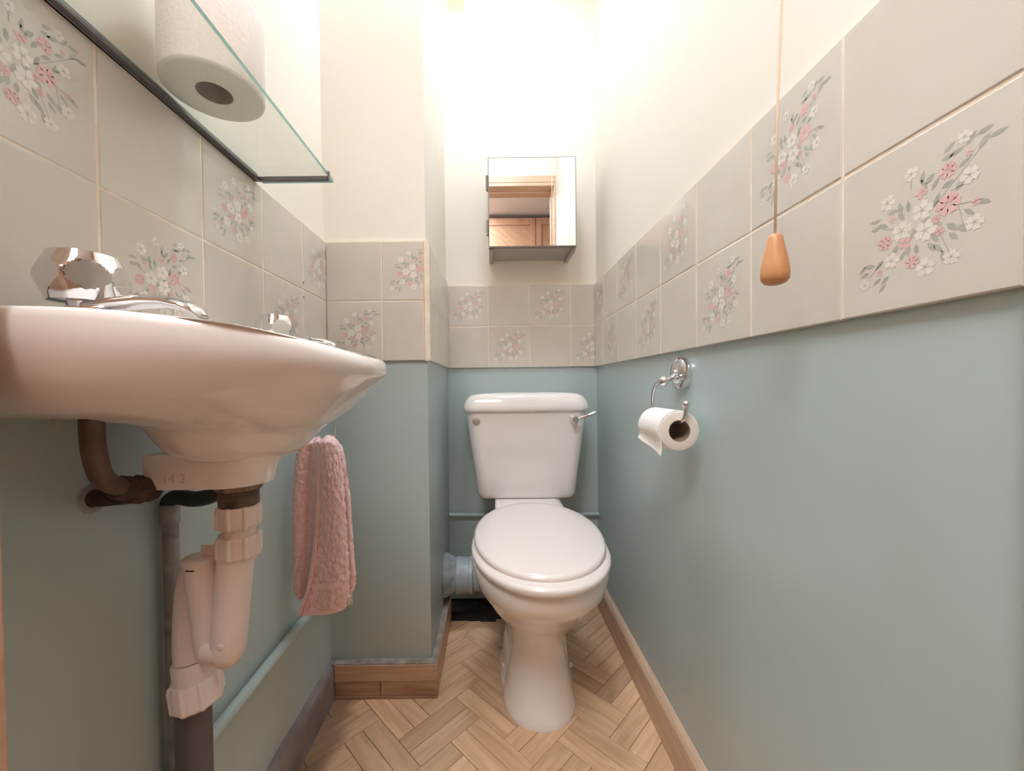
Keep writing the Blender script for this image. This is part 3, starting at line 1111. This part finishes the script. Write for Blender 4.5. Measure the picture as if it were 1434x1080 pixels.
# old painted pipe on the wall and the black overflow hose
bm = bmesh.new()
px = XL + .0125
pts = [(px, .502, .30 + .35 * i / 6) for i in range(7)]
tube(bm, pts, .0088, 16)
lathe(bm, [(.0105, .628), (.0105, .652), (.009, .656)], 16, Matrix.Translation((px, .502, 0)))
tag(obj('wall_pipe', bm, M['worn_pipe'], smooth=True, angle=50), 'worn grey-painted vertical pipe on left wall behind the trap', 'pipe')
bm = bmesh.new()
tube(bm, smooth_path([(px, .502, .648), (px + .001, .501, .657), (px + .014, .498, .6625), (px + .040, .492, .661), (px + .068, .484, .668), (px + .085, .478, .680), (px + .092, .474, .695)], 6), .0098, 16)
tag(obj('overflow_hose', bm, M['rubber'], smooth=True, angle=60), 'black rubber hose curving from old pipe up behind the drain', 'hose')

# copper feed with corroded fitting
cop = empty('copper_supply_pipe', 'bent copper supply pipe with corroded fitting below the basin', 'pipe', (-.36, .36, .78))
bm = bmesh.new()
tube(bm, smooth_path([(-.354, .345, .7745), (-.355, .346, .762), (-.3585, .351, .742), (-.367, .366, .718), (-.374, .388, .704), (-.376, .405, .698)], 7), .0088, 20)
obj('bent_pipe', bm, M['copper'], cop, smooth=True, angle=60, loc=(.36, -.36, -.78))
bm = bmesh.new()
d = Vector((.10, .9, -.32)).normalized()
lathe(bm, [(.0100, -.012), (.0120, -.010), (.0125, 0), (.0115, .003), (.0145, .006), (.0150, .018), (.0125, .021), (.0120, .029), (.009, .033), (0, .034)], 8, frame_to((-.3765, .400, .699), d))
f_ = obj('fitting', bm, M['corroded'], cop, smooth=True, angle=25, loc=(.36, -.36, -.78), label='dark corroded elbow fitting')
bm = bmesh.new()
tube(bm, [(XL + .001, .418, .684), (-.405, .418, .685), (-.378, .418, .689)], [.0095, .0088, .0105], 16)
obj('wall_stub', bm, M['corroded'], cop, smooth=True, angle=50, loc=(.36, -.36, -.78))
bm = bmesh.new()
lathe(bm, [(.0165, 0), (.0145, .0012), (.0095, .0008)], 11, frame_to((XL + .0002, .418, .684), (1, 0, 0)), cap0=False, cap1=False)
obj('wall_hole_rim', bm, M['mortar'], cop, smooth=True, loc=(.36, -.36, -.78), label='rough pale plaster ring where pipe enters wall')

# ------------------------------------------------------------------ towel and ring
ring = empty('towel_ring', 'chrome towel ring on left wall that the pink towel hangs from', 'towel ring', (XL, .875, .770))
bm = bmesh.new()
lathe(bm, [(.026, 0), (.026, .005), (.018, .010), (.008, .012), (.008, .040), (.011, .043), (.011, .052), (0, .054)], 24, Matrix.Rotation(PI / 2, 4, 'Y'))
obj('wall_mount', bm, M['chrome'], ring, smooth=True, angle=35)
bm = bmesh.new()
cpts = [(.047, .070 * math.sin(a) + .0, -.070 + .070 * math.cos(a)) for a in np.linspace(0, 2 * PI, 49)]
tube(bm, cpts, .0035, 12)
obj('ring_bar', bm, M['chrome'], ring, smooth=True)

tw = empty('hand_towel', 'pink terry hand towel hanging folded from the ring on left wall', 'towel', (-.37, .82, .70))


def fold(name, rows, wave, thick, m, amp=.0016, nu=34, nv=70, seed=0.0):
    """rows: (v, z, x left, x right, y left, y right) from the top down; the sheet between is a padded, waved strip"""
    bm = bmesh.new()
    rings = []
    V = [r[0] for r in rows]
    for j in range(nv):
        v = j / (nv - 1)
        z, xl, xr, yl, yr = [hermite(V, [r[q] for r in rows], v) for q in range(1, 6)]
        front, back = [], []
        for i in range(nu):
            s = i / (nu - 1)
            x = xl + (xr - xl) * s
            y = yl + (yr - yl) * s + wave(s, v)
            th = thick * (1 - abs(2 * s - 1) ** 6) ** .5 * (min(1, (v + .012) / .06)) ** .5 * (min(1, (1.006 - v) / .02)) ** .5
            dzl = .012 * (s - .5) * v - .016 * abs(2 * s - 1) ** 2.5 * max(0, 1 - v / .12)
            for side, lst in ((-1, front), (1, back)):
                p = Vector((x, y + side * th, z + dzl))
                nz = noise.noise(p * 330 + Vector((seed, 0, side * 9))) * amp + noise.noise(p * 140 + Vector((seed, 3, side * 9))) * amp
                p += Vector((.4 * nz, side * nz, nz * .3))
                lst.append(p)
        rings.append(front + back[::-1])
    loft(bm, rings)
    return obj(name, bm, m, tw, smooth=True, loc=(.37, -.82, -.70))


k = .80 / .86
fy = .785
# right-hand front fold, the one that shows its hem
fold('front_fold', [(0, .703, -.352, -.320, fy + .022, fy + .022), (.06, .690, -.354, -.314, fy + .004, fy + .008), (.3, .602, -.351, -.303, fy, fy + .006), (.6, .49, -.358, -.298, fy - .004, fy + .006), (.85, .40, -.372, -.2945, fy - .008, fy + .006), (1, .350, -.392, -.300, fy - .010, fy + .004)],
     lambda s, v: .006 * math.sin(s * 5 + .5) * v - .010 * math.sin(PI * s) * (1 - .5 * v), .0075, M['towel'], seed=1.0, amp=.0026, nu=44, nv=100)
# left fold behind it, with a crease down its middle
fold('back_fold', [(0, .697, -.388, -.345, fy + .030, fy + .030), (.08, .683, -.398, -.340, fy + .016, fy + .02), (.35, .60, -.409, -.340, fy + .016, fy + .02), (.7, .47, -.4135, -.345, fy + .018, fy + .02), (.92, .395, -.4135, -.352, fy + .018, fy + .02), (1, .372, -.404, -.362, fy + .018, fy + .02)],
     lambda s, v: .016 * math.exp(-((s - .42) / .13) ** 2) * (1 - .5 * v) - .006, .010, M['towel'], seed=5.0, amp=.0026, nu=40, nv=100)
# right fold that peeps out below
fold('back_fold', [(0, .697, -.352, -.330, fy + .040, fy + .034), (.1, .68, -.350, -.316, fy + .03, fy + .026), (.4, .58, -.345, -.300, fy + .03, fy + .026), (.75, .455, -.338, -.293, fy + .03, fy + .024), (.93, .39, -.334, -.2885, fy + .03, fy + .022), (1, .368, -.330, -.296, fy + .03, fy + .024)],
     lambda s, v: 0, .009, M['towel'], seed=9.0, nu=20)
# flat woven edge down the left of the front fold, hem and band
bm = bmesh.new()
ez = [(.690, -.3525, .787), (.602, -.3510, .7830), (.49, -.3580, .7790), (.40, -.3725, .7750), (.346, -.3925, .7725)]
rr = []
for z in np.linspace(.692, .3475, 40):
    x = hermite([e[0] for e in ez], [e[1] for e in ez], z)
    y = hermite([e[0] for e in ez], [e[2] for e in ez], z)
    rr.append([(x - .0028, y + .003, z), (x - .0028, y - .004, z), (x + .0035, y - .006, z), (x + .0035, y + .001, z)])
loft(bm, rr)
obj('edge_hem', bm, M['towel_band'], tw, smooth=True, angle=50, loc=(.37, -.82, -.70), label='flat woven edge of the front fold')


def cross_band(name, z, h, xl, xr, lab):
    bm = bmesh.new()
    rr = []
    for s in np.linspace(0, 1, 24):
        x = xl + (xr - xl) * s
        v = min(1, max(0, (.703 - z) / .353))
        y = fy - .008 + .014 * s + .006 * math.sin(s * 5 + .5) * v - .010 * math.sin(PI * s) * (1 - .5 * v) - .0082 * (1 - abs(2 * s - 1) ** 6) ** .5
        zz = z + .012 * (s - .5) * v
        rr.append([(x, y + .004, zz - h), (x, y - .0012, zz - h), (x, y - .0012, zz + h), (x, y + .004, zz + h)])
    loft(bm, rr)
    obj(name, bm, M['towel_band'], tw, smooth=True, angle=50, loc=(.37, -.82, -.70), label=lab)


cross_band('woven_band', .405, .0055, -.370, -.298, 'flat woven band above the towel end')
cross_band('end_hem', .352, .004, -.391, -.302, 'flat hem at towel end')

# ------------------------------------------------------------------ glass shelf with its roll
SZ = 1.177
shelf = empty('glass_shelf', 'clear glass shelf with teal edges above the tiles on left wall', 'shelf', (XL, .5, SZ))
gx0, gx1, gy0, gy1 = -.418, -.289, .285, .727
bm = bmesh.new()
box(bm, (gx0, gy0, SZ), (gx1, gy1, SZ + .006))
for f in bm.faces:
    f.material_index = 0 if abs(f.normal.z) > .5 else 1
bm.faces.ensure_lookup_table()
bm.normal_update()
for f in bm.faces:
    f.material_index = 0 if abs(f.normal.z) > .5 else 1
obj('glass_pane', bm, [M['glass'], M['glass_edge']], shelf, loc=(-XL, -.5, -SZ))
bm = bmesh.new()
box(bm, (XL, gy0 + .004, SZ - .005), (-.4185, .712, SZ + .009), bevel=.001)
box(bm, (-.4185, gy0 + .004, SZ - .005), (-.411, .712, SZ - .0006), bevel=.0008)
obj('wall_rail', bm, M['dark_metal'], shelf, loc=(-XL, -.5, -SZ), label='dark metal rail along the wall')
for y in (.300, .704):
    bm = bmesh.new()
    box(bm, (-.4105, y - .003, SZ - .0080), (-.2895, y + .004, SZ - .0006), bevel=.0006)
    box(bm, (-.2888, y - .003, SZ - .0085), (-.2868, y + .004, SZ + .0085), bevel=.0004)
    obj('support_arm', bm, M['dark_metal'], shelf, loc=(-XL, -.5, -SZ), label='thin dark metal arm')


def paper_roll(name, label, loc, rot, R, rc, L, sheet=False):
    t = empty(name, label, 'toilet roll', loc, 'toilet rolls', rot)
    bm = bmesh.new()
    n = 56
    pf = [(rc + .0012, 0), (R - .003, 0), (R - .0008, .0012), (R, .004), (R, L - .004), (R - .0008, L - .0012), (R - .003, L), (rc + .0012, L)]
    rings = [[(r * math.cos(2 * PI * i / n), r * math.sin(2 * PI * i / n), z) for i in range(n)] for r, z in pf]
    loft(bm, rings + [rings[0]], False, False)
    for f in bm.faces:
        f.material_index = 0
    bmesh.ops.remove_doubles(bm, verts=bm.verts, dist=1e-6)
    bm.normal_update()
    for f in bm.faces:
        c = f.calc_center_median()
        f.material_index = 1 if (c.z < .0006 or c.z > L - .0006) else 0
    obj('paper', bm, [M['tissue'], M['tissue_side']], t, smooth=True, angle=50)
    bm = bmesh.new()
    pf = [(rc, .0005), (rc + .0012, .0005), (rc + .0012, L - .0005), (rc, L - .0005)]
    rings = [[(r * math.cos(2 * PI * i / 32), r * math.sin(2 * PI * i / 32), z) for i in range(32)] for r, z in pf]
    loft(bm, rings + [rings[0]], False, False)
    bmesh.ops.remove_doubles(bm, verts=bm.verts, dist=1e-6)
    obj('core', bm, M['card'], t, smooth=True, angle=50)
    return t


paper_roll('toilet_roll', 'white toilet roll standing upright on the glass shelf', (-.3565, .5145, SZ + .0064), (0, 0, 0), .0575, .0195, .105)

# ------------------------------------------------------------------ roll holder on the right wall
hold = empty('toilet_roll_holder', 'chrome open-arm toilet roll holder on the teal right wall', 'holder', (XR, .795, .820))


def hp(name, bm, angle=40):
    return obj(name, bm, M['chrome'], hold, smooth=True, angle=angle, loc=(-XR, -.795, -.820))


bm = bmesh.new()
lathe(bm, [(.0325, 0), (.0330, .003), (.0330, .009), (.0315, .0135), (.028, .0155), (.026, .0145), (.016, .0155), (.009, .018), (.0065, .022), (0, .022)], 36, frame_to((XR - .0003, .795, .820), (-1, 0, 0)))
hp('wall_rose', bm)
bm = bmesh.new()
tube(bm, [(XR - .016, .795, .818), (.362, .790, .812), (.345, .782, .806)], [.0055, .0048, .0058], 14)
hp('post', bm)
bm = bmesh.new()
bc = Vector((.341, .780, .8045))
lathe(bm, [(.0105 * math.sin(a), .0105 * -math.cos(a)) for a in np.linspace(.02, PI - .02, 14)], 20, Matrix.Translation(bc))
hp('ball', bm, 60)
bm = bmesh.new()
RZ, RX = .7145, .3335
arm = smooth_path([bc, (.338, .797, .803), (.336, .813, .790), (.335, .822, .768), (.335, .822, .749), (.335, .816, .736), (.335, .804, .7305), (.335, .78, .7295), (.335, .72, .7295), (.336, .700, .7315), (.338, .691, .739), (.340, .688, .752), (.3405, .688, .760)], 6)
tube(bm, arm, .0038, 14)
hp('arm', bm, 60)
bm = bmesh.new()
lathe(bm, [(.0068 * math.sin(a), .0068 * -math.cos(a)) for a in np.linspace(.02, PI - .02, 12)], 16, Matrix.Translation((.3405, .688, .763)))
hp('end_ball', bm, 60)
R1 = .0365
roll = paper_roll('toilet_roll', 'part-used toilet roll hanging on the chrome holder', (RX, .699, RZ), (-PI / 2, 0, 0), R1, .0185, .102)
bm = bmesh.new()
rr = []
for j in range(22):
    s = j / 21
    if s < .35:
        a = PI / 2 + (PI / 2 + .1) * s / .35
        x, z = (R1 + .0008) * math.cos(a), (R1 + .0008) * math.sin(a)
    else:
        q = (s - .35) / .65
        x, z = -(R1 + .0008) + .004 * math.sin(q * 3.0) + .002 * q, -.0045 - q * .042
    row = []
    for i in range(14):
        u = i / 13
        q = max(0, (s - .35) / .65)
        y = .001 + u * .100
        # torn lower edge: the near corner hangs lowest
        zz = z + q * .022 * u
        row.append((x + .0025 * q * math.sin(u * 5), y + q * .004 * (u - .3), zz))
    rr.append(row)
A = [[bm.verts.new((p[0], -p[2], p[1])) for p in r] for r in rr]
for a, b in zip(A, A[1:]):
    for i in range(13):
        bm.faces.new((a[i], a[i + 1], b[i + 1], b[i]))
o = obj('loose_sheet', bm, M['tissue'], roll, smooth=True)
sol = o.modifiers.new('thick', 'SOLIDIFY')
sol.thickness = .0005

# ------------------------------------------------------------------ mirror cabinet on the back wall
cabinet = empty('mirror_cabinet', 'small silver mirror-fronted cabinet on the cream back wall', 'cabinet', (.137, YB, 1.40), rot=(0, 0, 0))


def cb(name, a, b, m, lab=None, bevel=.001, parent=None):
    bm = bmesh.new()
    box(bm, a, b, bevel=bevel)
    return obj(name, bm, m, parent or cabinet, label=lab)


cx0, cx1 = -.1435, .1475
yb, yfr = -.0005, -.134
cb('side_panel', (cx0, yfr, -.150), (cx0 + .014, yb, .152), M['cab_grey'])
cb('side_panel', (cx1 - .014, yfr, -.150), (cx1, yb, .152), M['cab_grey'])
cb('top_panel', (cx0 + .0142, yfr, .140), (cx1 - .0142, yb, .152), M['cab_grey'])
cb('bottom_panel', (cx0 + .0142, yfr, -.139), (cx1 - .0142, yb, -.127), M['cab_grey'])
cb('back_panel', (cx0 + .0142, -.006, -.1268), (cx1 - .0142, yb, .1398), M['cab_grey'])
door = cb('cabinet_door', (cx0 - .001, -.149, -.1405), (cx1 + .001, -.1355, .1575), M['cab_frame'])
cb('mirror_glass', (cx0 + .0018, -.1500, -.1365), (cx1 - .0018, -.1488, .1543), M['mirror'], 'square mirror', .0003, door)
for z in (.077, -.072):
    bm = bmesh.new()
    lathe(bm, [(.0035, -.025), (.0045, -.024), (.0045, .024), (.0035, .025)], 14, Matrix.Translation((cx0 - .0045, -.1400, z)))
    box(bm, (cx0 - .006, -.142, z - .024), (cx0 - .0002, -.128, z + .024), bevel=.0006)
    obj('hinge', bm, M['hinge'], cabinet, smooth=True, angle=40)

# ------------------------------------------------------------------ light pull and ceiling lamp
pull = empty('light_pull', 'wooden pear-shaped light pull on a long cord by right wall', 'light pull', (.3262, .452, .912))
bm = bmesh.new()
lathe(bm, [(0, 0), (.006, .0), (.011, .002), (.0138, .006), (.0145, .012), (.0138, .020), (.0118, .032), (.0092, .045), (.0078, .053), (.0066, .0565), (.003, .058), (0, .058)], 28)
obj('knob', bm, M['beech'], pull, smooth=True, angle=60)
bm = bmesh.new()
tube(bm, [(0, 0, .056), (.003, 0, .2), (.0085, 0, .335), (.012, 0, .8), (.014, 0, ZC - .912 - .03)], .0014, 8)
obj('cord', bm, M['cord'], pull, smooth=True)
bm = bmesh.new()
lathe(bm, [(.012, -.032), (.03, -.028), (.036, -.018), (.037, 0)], 28, Matrix.Translation((.014, 0, ZC - .912)))
obj('switch_body', bm, M['plastic'], pull, smooth=True, angle=40)

lamp = empty('ceiling_lamp', 'round flush opal ceiling lamp above the toilet', 'lamp', (.04, .86, ZC))
bm = bmesh.new()
lathe(bm, [(.135, 0), (.138, -.004), (.138, -.022), (.132, -.024), (.128, -.020), (.128, 0)], 40)
obj('lamp_rim', bm, M['plastic'], lamp, smooth=True, angle=40)
bm = bmesh.new()
lathe(bm, [(.1275, -.018), (.122, -.027), (.105, -.035), (.075, -.041), (.04, -.044), (.0, -.0445)], 40)
obj('opal_bowl', bm, M['lamp'], lamp, smooth=True)

hfill = empty('hall_fill_panel', 'added fill light panel over the hall behind the photographer', 'lamp', (-.30, -.36, 2.3))  # unseen body added around the fill, not a known fitting
bm = bmesh.new()
box(bm, (-.24, -.43, -.012), (.24, .43, -.0005), bevel=.003)
obj('glow_slab', bm, M['fill_panel'], hfill)
